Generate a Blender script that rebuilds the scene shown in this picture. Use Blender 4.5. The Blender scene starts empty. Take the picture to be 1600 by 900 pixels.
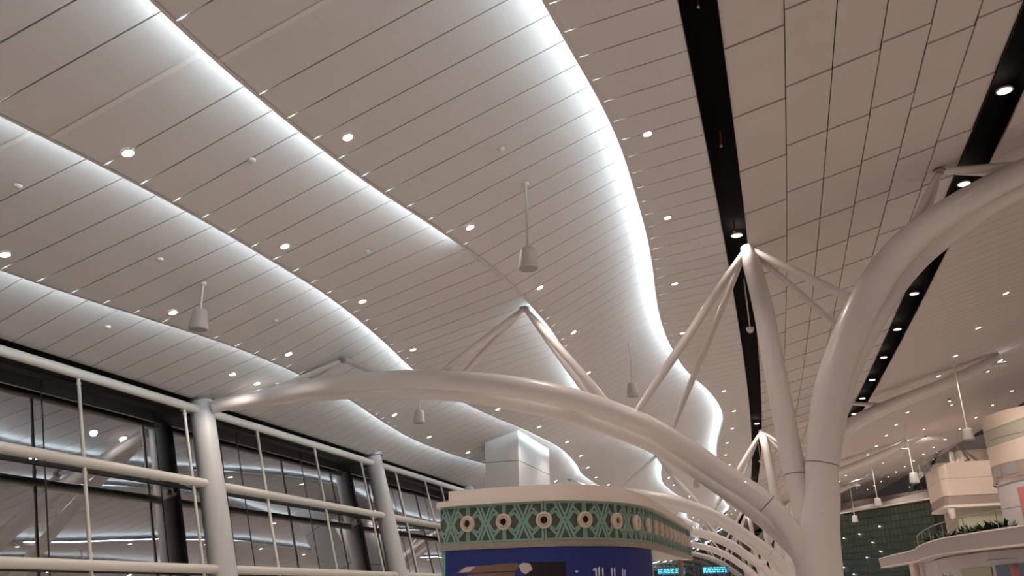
import bpy, math, random
from mathutils import Vector, Matrix
random.seed(7)
SC = bpy.context.scene
COL = SC.collection
EYE = 1.6                      # eye height; all "h" values below are heights above the eye
# ------------------------------------------------------------------ camera
cam = bpy.data.objects.new('camera', bpy.data.cameras.new('camera')); COL.objects.link(cam)
R_ = Vector((0.95375, 0.29986, -0.02115)); U_ = Vector((0.12225, -0.32261, 0.93861)); F_ = Vector((-0.27463, 0.89778, 0.34434))
m = Matrix.Identity(4)
for i in range(3):
    m[i][0] = R_[i]; m[i][1] = U_[i]; m[i][2] = -F_[i]
m[2][3] = EYE
cam.matrix_world = m
cam.data.sensor_width = 36; cam.data.lens = 1302.4 / 1600 * 36; cam.data.clip_end = 600
SC.camera = cam
# ------------------------------------------------------------------ world: night, dim warm glow of the unbuilt rest of the terminal
W = bpy.data.worlds.new('night'); SC.world = W; W.use_nodes = True
wn = W.node_tree.nodes; wl = W.node_tree.links
wb = wn['Background']; wb.inputs[0].default_value = (0.55, 0.45, 0.40, 1); wb.inputs[1].default_value = 0.05
SC.view_settings.view_transform = 'Standard'; SC.view_settings.look = 'None'
SC.view_settings.gamma = 1.0; SC.view_settings.use_curve_mapping = False
SC.view_settings.exposure = 0.0
SC.cycles.max_bounces = 6; SC.cycles.diffuse_bounces = 4; SC.cycles.glossy_bounces = 3; SC.cycles.transmission_bounces = 4
SC.cycles.transparent_max_bounces = 8
SC.cycles.caustics_reflective = False; SC.cycles.caustics_refractive = False
SC.cycles.sample_clamp_indirect = 4.0; SC.cycles.use_denoising = True
SC.cycles.use_light_tree = True
LAMP_W = 155.0                # one downlight
LAMP_C = (1.0, 0.85, 0.76)
COVE_E = 42.0                  # emission of the cove strips
COVE_C = (0.78, 0.92, 1.0)
# ------------------------------------------------------------------ plan geometry (metres)
SP = 30.0
def D(Y): return .0161*Y - 4.47e-4*Y*Y          # the concourse bends gently to the left
def dD(Y): return .0161 - 8.94e-4*Y
EDGE = {
 1:(6.10,-13.58,.62,.64,[(11.4,-13.99),(13,-13.81),(14.7,-13.5),(16.8,-13.08),(18.4,-12.94),(20.5,-12.97),(24.5,-13.21),(28.1,-13.8),(32.1,-14.22),(36.7,-14.07),(39.5,-13.65)]),
 2:(6.90,-10.55,.55,.48,[(8.1,-10.57),(9.2,-10.37),(10.6,-10.21),(12.7,-10.06),(14.7,-10.02),(16.5,-9.98),(17.7,-10.05),(20.9,-10.42),(25,-11.04),(32.3,-10.92),(35.4,-10.48),(40.8,-10.15),(45.2,-10.41),(51,-11.1)]),
 3:(7.65,-6.75,.6,.76,[(7.4,-7.36),(8.6,-7.42),(10.2,-7.35),(11.7,-7.26),(13.6,-7.05),(15.2,-6.72),(16.7,-6.5),(18.3,-6.28),(21.5,-6.16),(25.6,-6.31),(28.6,-6.66),(31.3,-7.02),(33.7,-7.19),(40,-7.3),(49.4,-6.65),(52.5,-6.35),(59.5,-7.01),(69.3,-7.24),(78,-6.62)]),
 4:(8.80,-2.8,.45,.5,[(10.5,-2.72),(12.2,-2.58),(13.5,-2.46),(15.1,-2.39),(16.6,-2.42),(17.7,-2.48),(20,-2.57),(22.7,-2.77),(26,-3.1),(29.4,-3.29),(32.5,-3.25),(35.7,-3.08),(39.3,-2.49),(44.3,-2.12),(48.3,-2.18),(57.5,-2.96)]),
}
EH = {0:5.5, 1:6.10, 2:6.90, 3:7.65, 4:8.80, 5:9.0}
STEP = {1: .30, 2: .32, 3: .34, 4: .50}
def _cos(e, Y):
    H, mm, a, ph, p = EDGE[e]; return mm + a*math.cos(2*math.pi*(Y/SP - ph))
def _res(e, Y):
    p = EDGE[e][4]
    if Y <= p[0][0]: return (p[0][1]-_cos(e, p[0][0]))*max(0, 1-(p[0][0]-Y)/8)
    if Y >= p[-1][0]: return (p[-1][1]-_cos(e, p[-1][0]))*max(0, 1-(Y-p[-1][0])/8)
    for (a, b), (c, d) in zip(p, p[1:]):
        if a <= Y <= c:
            t = (Y-a)/(c-a); return (b-_cos(e, a))*(1-t) + (d-_cos(e, c))*t
_cache = {}
def edgeX(e, Y):
    if e == 0: return -16.0
    if e == 5: return -.70
    k_ = (e, round(Y, 3))
    if k_ in _cache: return _cache[k_]
    w = s = 0
    for k in range(-4, 5):
        g = math.exp(-(k/2.)**2); w += g; s += g*_res(e, Y+k*.55)
    _cache[k_] = _cos(e, Y) + s/w
    return _cache[k_]
RIGHT = [(6.25,10.38),(10,11.45),(14,12.45),(17,12.85),(20,13.0)]
def lin(pts, x):
    for (a, b), (c, d) in zip(pts, pts[1:]):
        if x <= c: return b+(d-b)*(x-a)/(c-a)
    (a, b), (c, d) = pts[-2:]; return b+(d-b)*(x-a)/(c-a)
def bandZ(k, X0, Y):
    a = edgeX(k, Y); b = edgeX(k+1, Y); hb = EH[k+1] + (STEP[k+1] if k < 4 else .05)
    return EH[k] + (hb-EH[k])*(X0-a)/(b-a)
def ceilZ(X0, Y):
    if X0 < -.70:
        for k in (4, 3, 2, 1, 0):
            if X0 >= edgeX(k, Y): return bandZ(k, X0, Y)
        return EH[0]
    if X0 < -.1: return 9.35
    if X0 < 5.45: return 9.05 + 1.15*(X0+.1)/5.55
    if X0 < 6.25: return 10.55
    return lin(RIGHT, X0)
def wp(X0, Y, h): return (X0+D(Y), Y, h+EYE)
# ------------------------------------------------------------------ materials
def mat(name, col, rough=.5, metal=0., spec=.5, emit=None, estr=0., noise=0., nscale=30., bump=0., coat=0.):
    M = bpy.data.materials.new(name); M.use_nodes = True
    n = M.node_tree.nodes; l = M.node_tree.links; b = n['Principled BSDF']
    b.inputs['Base Color'].default_value = (*col, 1); b.inputs['Roughness'].default_value = rough
    b.inputs['Metallic'].default_value = metal; b.inputs['Specular IOR Level'].default_value = spec
    b.inputs['Coat Weight'].default_value = coat
    if emit: b.inputs['Emission Color'].default_value = (*emit, 1); b.inputs['Emission Strength'].default_value = estr
    tc = n.new('ShaderNodeTexCoord')
    nt = n.new('ShaderNodeTexNoise'); nt.inputs['Scale'].default_value = nscale; nt.inputs['Detail'].default_value = 4
    l.new(tc.outputs['Object'], nt.inputs['Vector'])
    if noise > 0:
        rp = n.new('ShaderNodeMapRange'); rp.inputs['To Min'].default_value = 1-noise; rp.inputs['To Max'].default_value = 1+noise
        l.new(nt.outputs['Fac'], rp.inputs['Value'])
        mx = n.new('ShaderNodeVectorMath'); mx.operation = 'SCALE'; mx.inputs[0].default_value = col
        l.new(rp.outputs['Result'], mx.inputs['Scale']); l.new(mx.outputs['Vector'], b.inputs['Base Color'])
    if bump > 0:
        bp = n.new('ShaderNodeBump'); bp.inputs['Strength'].default_value = bump; bp.inputs['Distance'].default_value = .01
        l.new(nt.outputs['Fac'], bp.inputs['Height']); l.new(bp.outputs['Normal'], b.inputs['Normal'])
    return M
M_panel = mat('white_ceiling_panel', (.66,.645,.635), .55, spec=.35, noise=.03, nscale=3)
M_plank = mat('grey_white_ceiling_plank', (.64,.585,.565), .7, spec=.25, noise=.04, nscale=2)
M_joint = mat('pale_cover_strip', (.74,.72,.70), .5)
M_dark = mat('black_ceiling_void', (.004,.004,.004), .9, spec=.1)
M_slot = mat('black_slot_lining', (.004,.0035,.0035), .8, spec=.08, noise=.3, nscale=2)
M_lip = mat('polished_metal_lip', (.5,.45,.4), .18, metal=1.)
M_steel = mat('white_painted_steel', (.80,.75,.73), .33, spec=.5, coat=.25, noise=.02, nscale=5)
M_ring = mat('dark_joint_line', (.18,.16,.15), .6)
M_plate = mat('brushed_grey_node_plate', (.35,.33,.31), .4, metal=.8)
M_strip = mat('cool_white_led_strip', (.9,.9,.9), .5, emit=COVE_C, estr=COVE_E)
M_lens = mat('lit_downlight_lens', (.9,.9,.9), .4, emit=(1,.93,.85), estr=14)
M_cool = mat('lit_cool_lens', (.9,.9,.9), .4, emit=(.85,.97,1), estr=14)
M_trim = mat('white_lamp_trim', (.75,.73,.7), .4)
M_speaker = mat('off_white_plastic', (.62,.59,.57), .5)
M_grille = mat('grey_speaker_grille', (.36,.34,.33), .7)
M_red = mat('red_cable', (.45,.02,.01), .5)
M_floor = mat('pale_polished_stone_floor', (.80,.74,.69), .35, noise=.05, nscale=1.2)
M_col = mat('white_column_paint', (.70,.70,.70), .4, noise=.02, nscale=4)
M_rail = mat('ivory_painted_tube', (.84,.81,.75), .4, noise=.02, nscale=4)
M_frame = mat('dark_fascia_metal', (.012,.010,.009), .5)
M_black = mat('black_rubber', (.01,.01,.01), .7)
M_box = mat('pale_grey_metal_cladding', (.80,.82,.82), .35, metal=.0, noise=.02, nscale=6)
M_cap = mat('cream_kiosk_crown', (.90,.82,.75), .45)
M_teal = mat('light_teal_lattice', (.25,.39,.335), .4, noise=.08, nscale=12)
M_tealdk = mat('dark_teal_backing', (.055,.12,.10), .5)
M_olive = mat('olive_brown_inlay', (.085,.10,.06), .6)
M_tealflat = mat('flat_teal_panel', (.17,.42,.35), .45)
M_ssteel = mat('brushed_bronze_steel', (.50,.42,.35), .35, metal=.55, noise=.15, nscale=4)
M_nozz = mat('cream_air_nozzle', (.72,.60,.48), .4)
M_navy = mat('navy_blue_banner', (.010,.022,.17), .6, noise=.1, nscale=1.5)
M_letter = mat('white_lettering', (.75,.75,.80), .5)
M_pic = mat('near_black_print', (.008,.006,.008), .4)
M_bronze = mat('bronze_pen_print', (.42,.25,.19), .25, metal=.7)
M_pale = mat('pale_print', (.62,.52,.50), .3)
M_mez = mat('lilac_grey_parapet', (.42,.38,.38), .45)
M_mezlt = mat('cream_parapet_edge', (.72,.63,.56), .5)
M_wallwarm = mat('warm_beige_cladding', (.60,.49,.41), .35, noise=.04, nscale=2)
M_wallgrey = mat('pale_grey_wall', (.50,.47,.46), .5)
M_brownband = mat('brown_grey_band', (.30,.23,.20), .5)
M_winframe = mat('grey_window_surround', (.28,.26,.26), .5)
M_poster = mat('rose_poster', (.50,.16,.15), .5)
M_blue = mat('slate_blue_panel', (.10,.16,.24), .5)
M_yellow = mat('pale_yellow_green_panel', (.42,.42,.28), .5)
M_orange = mat('orange_print', (.8,.2,.04), .5)
M_leaf = mat('green_leaf', (.06,.26,.03), .5, noise=.2, nscale=20)
M_pot = mat('grey_pot', (.3,.29,.28), .6)
M_leafdk = mat('dark_green_leaf', (.02,.05,.02), .6, noise=.2, nscale=20)
M_screen = mat('cyan_lit_text', (.1,.6,.7), .4, emit=(.15,.85,1), estr=1.6)
M_screenbk = mat('dark_blue_screen', (.01,.02,.06), .3, emit=(.02,.10,.22), estr=.8)
M_truss = mat('brown_truss_steel', (.16,.08,.05), .4, metal=.4)

def glassmat(name, tint, refl, rough=.02, alpha=.5):
    M = bpy.data.materials.new(name); M.use_nodes = True
    n = M.node_tree.nodes; l = M.node_tree.links; n.remove(n['Principled BSDF'])
    out = n['Material Output']; g = n.new('ShaderNodeBsdfGlossy'); g.inputs['Roughness'].default_value = rough
    g.inputs['Color'].default_value = (refl, refl, refl*1.03, 1)
    t = n.new('ShaderNodeBsdfTransparent'); t.inputs['Color'].default_value = (*tint, 1)
    fr = n.new('ShaderNodeFresnel'); fr.inputs['IOR'].default_value = 1.8
    mr = n.new('ShaderNodeMapRange'); mr.inputs['To Min'].default_value = alpha; mr.inputs['To Max'].default_value = 1.
    l.new(fr.outputs[0], mr.inputs['Value'])
    mx = n.new('ShaderNodeMixShader'); l.new(mr.outputs['Result'], mx.inputs[0]); l.new(t.outputs[0], mx.inputs[1]); l.new(g.outputs[0], mx.inputs[2])
    l.new(mx.outputs[0], out.inputs['Surface'])
    return M
M_glass = glassmat('dark_facade_glass', (.10,.11,.13), .52, .015, .17)
M_clear = glassmat('clear_balustrade_glass', (.66,.76,.71), .8, .03, .16)

def greenwall():
    M = mat('green_glass_wall', (.045,.075,.058), .18, spec=.6)
    n = M.node_tree.nodes; l = M.node_tree.links; b = n['Principled BSDF']
    br = n.new('ShaderNodeTexBrick'); br.offset = 0.
    br.inputs['Scale'].default_value = 1.; br.inputs['Brick Width'].default_value = .8; br.inputs['Row Height'].default_value = .8
    br.inputs['Mortar Size'].default_value = .05
    br.inputs['Color1'].default_value = (.030,.055,.040,1); br.inputs['Color2'].default_value = (.040,.050,.032,1); br.inputs['Mortar'].default_value = (.012,.02,.016,1)
    tc = [x for x in n if x.type == 'TEX_COORD'][0]
    sp = n.new('ShaderNodeSeparateXYZ'); cb = n.new('ShaderNodeCombineXYZ')
    l.new(tc.outputs['Object'], sp.inputs[0]); l.new(sp.outputs['X'], cb.inputs['X']); l.new(sp.outputs['Z'], cb.inputs['Y'])
    l.new(cb.outputs[0], br.inputs['Vector']); l.new(br.outputs['Color'], b.inputs['Base Color'])
    return M
M_green = greenwall()

# ------------------------------------------------------------------ mesh helpers
class MB:
    def __init__(s): s.v = []; s.f = []; s.mi = []; s.cur = 0; s.sm = []; s.smooth = False
    def add(s, vs, fs, smooth=None):
        o = len(s.v); s.v += [tuple(p) for p in vs]
        for f in fs: s.f.append(tuple(i+o for i in f)); s.mi.append(s.cur); s.sm.append(s.smooth if smooth is None else smooth)
    def quad(s, a, b, c, d): s.add([a, b, c, d], [(0, 1, 2, 3)])
    def box(s, x0, x1, y0, y1, z0, z1):
        s.add([(x0,y0,z0),(x1,y0,z0),(x1,y1,z0),(x0,y1,z0),(x0,y0,z1),(x1,y0,z1),(x1,y1,z1),(x0,y1,z1)],
              [(0,3,2,1),(4,5,6,7),(0,1,5,4),(1,2,6,5),(2,3,7,6),(3,0,4,7)], False)
    def obox(s, c, ax, ay, az):  # centre and half-axis vectors
        c = Vector(c); vs = []
        for k in (-1, 1):
            for i, j in ((-1,-1),(1,-1),(1,1),(-1,1)): vs.append(c+Vector(ax)*i+Vector(ay)*j+Vector(az)*k)
        s.add(vs, [(0,3,2,1),(4,5,6,7),(0,1,5,4),(1,2,6,5),(2,3,7,6),(3,0,4,7)], False)
    def tube(s, pts, rad, seg=16, caps=True):
        pts = [Vector(p) for p in pts]; n = len(pts)
        if not isinstance(rad, (list, tuple)): rad = [rad]*n
        T = [(pts[min(i+1, n-1)]-pts[max(i-1, 0)]).normalized() for i in range(n)]
        u = T[0].orthogonal().normalized(); vs = []
        for i in range(n):
            u = (u - T[i]*u.dot(T[i])).normalized(); w = T[i].cross(u)
            for k in range(seg):
                a = 2*math.pi*k/seg; vs.append(pts[i] + (u*math.cos(a)+w*math.sin(a))*rad[i])
        fs = [(i*seg+k, i*seg+(k+1) % seg, (i+1)*seg+(k+1) % seg, (i+1)*seg+k) for i in range(n-1) for k in range(seg)]
        s.add(vs, fs, True)
        if caps:
            s.add(vs[:seg], [tuple(range(seg))[::-1]], False); s.add(vs[-seg:], [tuple(range(seg))], False)
    def lathe(s, prof, c=(0,0,0), seg=24, axis=(0,0,1)):
        ax = Vector(axis).normalized(); u = ax.orthogonal().normalized(); w = ax.cross(u); c = Vector(c); vs = []
        for r, z in prof:
            for k in range(seg):
                a = 2*math.pi*k/seg; vs.append(c+ax*z+(u*math.cos(a)+w*math.sin(a))*r)
        fs = [(i*seg+k, i*seg+(k+1) % seg, (i+1)*seg+(k+1) % seg, (i+1)*seg+k) for i in range(len(prof)-1) for k in range(seg)]
        s.add(vs, fs, True)
    def build(s, name, mats, parent=None, bevel=0.):
        me = bpy.data.meshes.new(name); me.from_pydata(s.v, [], s.f)
        for mm in (mats if isinstance(mats, (list, tuple)) else [mats]): me.materials.append(mm)
        me.polygons.foreach_set('material_index', s.mi); me.polygons.foreach_set('use_smooth', s.sm); me.update()
        o = bpy.data.objects.new(name, me); COL.objects.link(o)
        if parent is not None: o.parent = parent
        if bevel:
            b = o.modifiers.new('bevel', 'BEVEL'); b.width = bevel; b.segments = 2; b.limit_method = 'ANGLE'
        return o
def empty(name, loc=(0,0,0), rz=0.):
    o = bpy.data.objects.new(name, None); COL.objects.link(o); o.location = loc; o.rotation_euler = (0,0,rz); o.empty_display_size = .2
    return o
def tag(o, label=None, cat=None, group=None, kind=None):
    if label: o['label'] = label
    if cat: o['category'] = cat
    if group: o['group'] = group
    if kind: o['kind'] = kind
    return o
def copy_tree(o, parent=None, kids={}):
    c = o.copy(); COL.objects.link(c); c.parent = parent
    for ch in KIDS.get(o.name, []):
        copy_tree(ch, c)
    return c
KIDS = {}
def index_kids():
    KIDS.clear()
    for o in bpy.data.objects:
        if o.parent is not None: KIDS.setdefault(o.parent.name, []).append(o)
def smoothpath(pts, n=8):
    P = [Vector(p) for p in pts]; out = []
    for i in range(len(P)-1):
        p0 = P[max(i-1, 0)]; p1 = P[i]; p2 = P[i+1]; p3 = P[min(i+2, len(P)-1)]
        for k in range(n):
            t = k/n
            out.append(.5*((2*p1)+(p2-p0)*t+(2*p0-5*p1+4*p2-p3)*t*t+(3*p1-p0-3*p2+p3)*t**3))
    out.append(P[-1]); return out
ORD = ['first','second','third','fourth','fifth','sixth','seventh','eighth','ninth','tenth','eleventh','twelfth','thirteenth','fourteenth','fifteenth','sixteenth','seventeenth','eighteenth','nineteenth','twentieth',
 'twenty-first','twenty-second','twenty-third','twenty-fourth','twenty-fifth','twenty-sixth','twenty-seventh','twenty-eighth','twenty-ninth','thirtieth','thirty-first','thirty-second','thirty-third','thirty-fourth','thirty-fifth']

# ------------------------------------------------------------------ the floor and the big ceiling
mb = MB()
ys = [-16+8*i for i in range(36)]
for a, b in zip(ys, ys[1:]):
    mb.quad((-14.6+D(a), a, 0), (22+D(a), a, 0), (22+D(b), b, 0), (-14.6+D(b), b, 0))
tag(mb.build('floor', M_floor), kind='structure')

Y_END = 262.
seams = []
y = 9.87
while y < Y_END: seams.append(y); y += .769
seams = [-16+.769*i for i in range(int((6.9+16)/.769))] + [6.32, 7.10, 7.90] + seams
GAP = .014
BN = ['leftmost white ceiling band meeting the dark facade head', 'second ceiling band from the glass facade with wavy edge',
      'third ceiling band from the glass facade, broad wavy white panels', 'broad fourth ceiling band with pendant speakers', 'narrow ceiling band left of the first black slot']
OVER = .46
bands = []
for k in range(5):
    mb = MB(); NC = [4, 5, 5, 6, 3][k]
    for s0, s1 in zip(seams, seams[1:]):
        wide = abs((s1-s0)-1.97) < .1
        a, b = s0+GAP, s1-GAP
        ns = 3 if s0 < 60 else 1
        Ys = [a+(b-a)*i/ns for i in range(ns+1)]
        rows = []
        for Y in Ys:
            x0 = edgeX(k, Y); x1 = edgeX(k+1, Y); xe = x1 + (OVER if k < 4 else 0)
            fr = [i/NC for i in range(NC+1)]
            xs = [x0+(x1-x0)*f for f in fr]
            if k < 4: xs.append(xe)
            rows.append([(x, Y, bandZ(k, x, Y)) for x in xs])
        mcell = len(rows[0])-1
        for i in range(ns):
            for j in range(mcell):
                p = [rows[i][j], rows[i][j+1], rows[i+1][j+1], rows[i+1][j]]
                g = .0004
                q = []
                for t, (x, Y, h) in enumerate(p):
                    if t in (0, 3) and j > 0: x += g
                    if t in (1, 2) and j < NC-1: x -= g
                    q.append(wp(x, Y, h))
                mb.add(q, [(0, 3, 2, 1)], False)
        # turned-up flanges along both seams
        for r, sgn in ((rows[0], 1), (rows[-1], -1)):
            for j in range(mcell):
                a_, b_ = r[j], r[j+1]
                p = [wp(*a_), wp(*b_), wp(b_[0], b_[1], b_[2]+.035), wp(a_[0], a_[1], a_[2]+.035)]
                mb.add(p, [(0, 1, 2, 3)] if sgn > 0 else [(3, 2, 1, 0)], False)
        if wide:
            pass
    # lip along the left edge
    if k > 0:
        Ys = [seams[0]+.4*i for i in range(int((80-seams[0])/.4))] + [80+2*i for i in range(91)]
        for a, b in zip(Ys, Ys[1:]):
            xa, xb = edgeX(k, a), edgeX(k, b); h = EH[k]
            for (u0, h0), (u1, h1) in (((-.03, h), (.0, h-.012)), ((.0, h-.012), (.05, h-.006)), ((-.03, h+.09), (-.03, h)), ((.0, h+.09), (-.03, h+.09)), ((0, h), (0, h+.09))):
                mb.add([wp(xa+u0, a, h0), wp(xb+u0, b, h0), wp(xb+u1, b, h1), wp(xa+u1, a, h1)], [(0, 1, 2, 3)], False)
    o = mb.build('ceiling', M_panel); tag(o, BN[k], kind='structure'); bands.append(o)
    # the flush pale strip covering the movement joint
    if True:
        sb = MB(); Y0 = 8.88; xs = [edgeX(k, Y0)+(edgeX(k+1, Y0)-edgeX(k, Y0))*f/4 for f in range(5)]
        for x0, x1 in zip(xs, xs[1:]):
            sb.add([wp(x0, Y0-.05, bandZ(k, x0, Y0)-.012), wp(x1, Y0-.05, bandZ(k, x1, Y0)-.012), wp(x1, Y0+.05, bandZ(k, x1, Y0)-.012), wp(x0, Y0+.05, bandZ(k, x0, Y0)-.012)], [(0, 3, 2, 1)], False)
        sb.build('cover_strip', M_joint, o)
    # closing plate at the back of the cove and its light strip
    if k > 0:
        cb = MB(); st = MB()
        Ys = [seams[0]+.5*i for i in range(int((90-seams[0])/.5))] + [90+2*i for i in range(86)]
        for a, b in zip(Ys, Ys[1:]):
            xa, xb = edgeX(k, a)+OVER, edgeX(k, b)+OVER
            cb.add([wp(xa, a, bandZ(k, xa, a)+.04), wp(xb, b, bandZ(k, xb, b)+.04), wp(xb, b, bandZ(k-1, xb, b)+.0), wp(xa, a, bandZ(k-1, xa, a)+.0)], [(0, 1, 2, 3)], False)
            if k == 3 and 16.9 < a < 21.6: continue         # a dead length of strip in the photograph
            xa, xb = edgeX(k, a)+.07, edgeX(k, b)+.07; h = EH[k]+.115
            st.add([wp(xa-.02, a, h-.01), wp(xb-.02, b, h-.01), wp(xb-.005, b, h+.045), wp(xa-.005, a, h+.045)], [(0, 1, 2, 3)], False)
            st.add([wp(xa-.005, a, h+.045), wp(xb-.005, b, h+.045), wp(xb+.03, b, h-.01), wp(xa+.03, a, h-.01)], [(0, 1, 2, 3)], False)
            st.mi[-1] = 1
        cb.build('cove_back', M_panel, o); ls = st.build('light_strip', [M_strip, M_trim], o); tag(ls, 'cool white light strip hidden in the cove')

# dark void above all panels
mb = MB()
for a, b in zip(ys, ys[1:]):
    prof = [(-17.2, 6.6), (-13, 7.3), (-10, 8.2), (-6, 9.2), (-2, 9.9), (.0, 10.0), (5.4, 10.95), (6.4, 11.3), (12, 12.7), (20.6, 13.8)]
    for (x0, h0), (x1, h1) in zip(prof, prof[1:]):
        mb.quad(wp(x0, a, h0), wp(x1, a, h1), wp(x1, b, h1), wp(x0, b, h0))
tag(mb.build('ceiling', M_dark), 'black void above the ceiling panels', kind='structure')

# black slots
def slot(xl, xr, hl, hr, label):
    mb = MB(); pr = [(xl, hl), (xl-.03, hl+.5), (xr+.03, hr+.45), (xr, hr)]
    Ys = [-16+4*i for i in range(70)]
    for a, b in zip(Ys, Ys[1:]):
        for (x0, h0), (x1, h1) in zip(pr, pr[1:]):
            mb.quad(wp(x0, a, h0), wp(x1, a, h1), wp(x1, b, h1), wp(x0, b, h0))
    # thin bright edge trims
    o = mb.build('trim_1', M_slot); tag(o, label, kind='structure')
    tb = MB()
    for a, b in zip(Ys, Ys[1:]):
        for x, h, sg in ((xl, hl, -1), (xr, hr, 1)):
            tb.quad(wp(x, a, h-.02), wp(x+sg*.012, a, h-.02), wp(x+sg*.012, b, h-.02), wp(x, b, h-.02))
            tb.quad(wp(x, a, h-.02), wp(x, a, h+.06), wp(x, b, h+.06), wp(x, b, h-.02))
    tb.build('edge_trim', M_frame, o)
    if xl > 0:
        pb = MB()
        for a, b in zip(Ys, Ys[1:]):
            pb.quad(wp(xr-.015, a, hr-.035), wp(xr+.03, a, hr+.10), wp(xr+.03, b, hr+.10), wp(xr-.015, b, hr-.035))
            pb.quad(wp(xr-.015, a, hr-.035), wp(xr+.03, a, hr-.03), wp(xr+.03, b, hr-.03), wp(xr-.015, b, hr-.035))
        pb.build('polished_lip', M_lip, o)
    return o
slot(-.70, -.10, 9.05, 9.05, 'black slot in the ceiling above the column masts')
slot(5.38, 6.22, 10.2, 10.38, 'black ceiling slot lined with bright round lamps')

# centre ceiling: six lanes of shingled planks with staggered joints
mb = MB(); LN = 6; wl_ = 5.55/LN
for j in range(LN):
    LX = [-.10, .98, 1.88, 2.78, 3.68, 4.56, 5.38]; xa, xb = LX[j], LX[j+1]
    ha = 9.05+1.15*(xa+.1)/5.5; hb = 9.05+1.15*(xb+.1)/5.5
    y = -13.8 - .27*j + (.9 if j > 3 else 0) - (.2 if j == 1 else 0)
    while y < Y_END:
        L = 2.45; a, b = y+.015, y+L-.015; y += L
        ra, rb = (ha-.0, hb+.035)
        rise = .02                           # far end of each plank lies a little higher than the next
        p = [wp(xa+.008, a, ra), wp(xb-.008, a, rb), wp(xb-.008, b, rb+rise), wp(xa+.008, b, ra+rise)]
        mb.add(p, [(0, 3, 2, 1)], False)
        t = .05
        q = [(v[0], v[1], v[2]+t) for v in p]
        for i in range(4):
            i2 = (i+1) % 4
            mb.add([p[i], p[i2], q[i2], q[i]], [(0, 1, 2, 3)], False)
tag(mb.build('ceiling', M_plank), 'plank ceiling between the two black slots', kind='structure')
# right-hand ceiling
mb = MB()
for s0, s1 in zip(seams, seams[1:]):
    if s1 > 160: break
    a, b = s0+.009, s1-.009
    for (x0, h0), (x1, h1) in zip(RIGHT, RIGHT[1:]):
        mb.add([wp(x0, a, h0), wp(x1, a, h1), wp(x1, b, h1), wp(x0, b, h0)], [(0, 3, 2, 1)], False)
        for Y in (a, b): mb.add([wp(x0, Y, h0), wp(x1, Y, h1), wp(x1, Y, h1+.03), wp(x0, Y, h0+.03)], [(0, 1, 2, 3)], False)
for a, b in zip(ys, ys[1:]):
    mb.quad(wp(20, a, 13), wp(20, a, 13.35), wp(20, b, 13.35), wp(20, b, 13))
tag(mb.build('ceiling', M_plank), 'smooth ceiling rising over the mezzanine on the right', kind='structure')

# ------------------------------------------------------------------ glass facade on the left, leaning outwards
LEAN = .273
def fx(h): return -14.48 - LEAN*h               # lateral position of the rail plane
COLY = sorted([20.3+30*i for i in range(-1, 8)] + [31.7+30*i for i in range(-1, 8)] + [43.5+30*i for i in range(-2, 8)])
gp = MB(); gy = [-16+3.9*i for i in range(71)]
fr = MB()
for i, (a, b) in enumerate(zip(gy, gy[1:])):
    for h0, h1 in ((-1.6, .70), (.74, 2.98), (3.06, 5.05)):
        gp.quad(wp(fx(h0)-.75, a+.02, h0), wp(fx(h1)-.75, a+.02, h1), wp(fx(h1)-.75, b-.02, h1), wp(fx(h0)-.75, b-.02, h0))
tag(gp.build('window_1', M_glass), 'dark leaning glass facade mirroring the hall at night', kind='structure')
mb = MB()
for a, b in zip(gy, gy[1:]):
    for (x0, h0), (x1, h1) in (((fx(5.05)-.82, 5.05), (fx(5.05)-.35, 5.05)), ((fx(5.05)-.35, 5.05), (fx(5.3)-.35, 5.52)), ((fx(5.3)-.35, 5.52), (-16.02, 5.52)), ((-16.02,5.52), (-16.0, 5.62))):
        mb.quad(wp(x0, a, h0), wp(x1, a, h1), wp(x1, b, h1), wp(x0, b, h0))
    for h in (.72, 3.02):
        mb.quad(wp(fx(h)-.76, a, h-.05), wp(fx(h)-.70, a, h-.05), wp(fx(h)-.70, b, h-.05), wp(fx(h)-.76, b, h-.05))
        mb.quad(wp(fx(h)-.70, a, h-.05), wp(fx(h)-.70, a, h+.04), wp(fx(h)-.70, b, h+.04), wp(fx(h)-.70, b, h-.05))
    Y = a
    mb.obox(wp(fx(1.7)-.76, Y, 1.7), (.0, .014, 0), (.02, 0, 0), (-LEAN*3.4, 0, 3.4))
tag(mb.build('trim_2', M_frame), 'dark head and joints of the glass facade', kind='structure')

ff = empty('facade_frame', wp(fx(-1.6), 20, -1.6)); ffl = Vector(ff.location)
tag(ff, 'ivory tube frame of rails and thin posts in front of the dark glass', 'window frame')
def rel(p): return Vector(p)-ffl
for h in (5.2, 3.06, .78):
    mb = MB(); mb.tube([rel(wp(fx(h)+.02, Y, h)) for Y in [-14+4*i for i in range(66)]], .118, 14)
    mb.build('rail', M_rail, ff)
postY = [4.3, 15.6, 19.5, 23.1, 26.75, 30.45, 33.8, 37.2, 39.3, 42.6] + [49.5+3.75*i for i in range(24)]
for Y in postY:
    mb = MB()
    mb.tube([rel(wp(fx(-1.6)-.02, Y, -1.6)), rel(wp(fx(5.2)-.02, Y, 5.2))], .042, 10)
    for h in (5.2, 3.06, .78):
        for dh in (-.24, .24):
            if h == 5.2 and dh > 0: continue
            mb.tube([rel(wp(fx(h+dh)-.02, Y, h+dh-.03)), rel(wp(fx(h+dh)-.02, Y, h+dh+.03))], .054, 10)
    mb.build('post', M_rail, ff)

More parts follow.
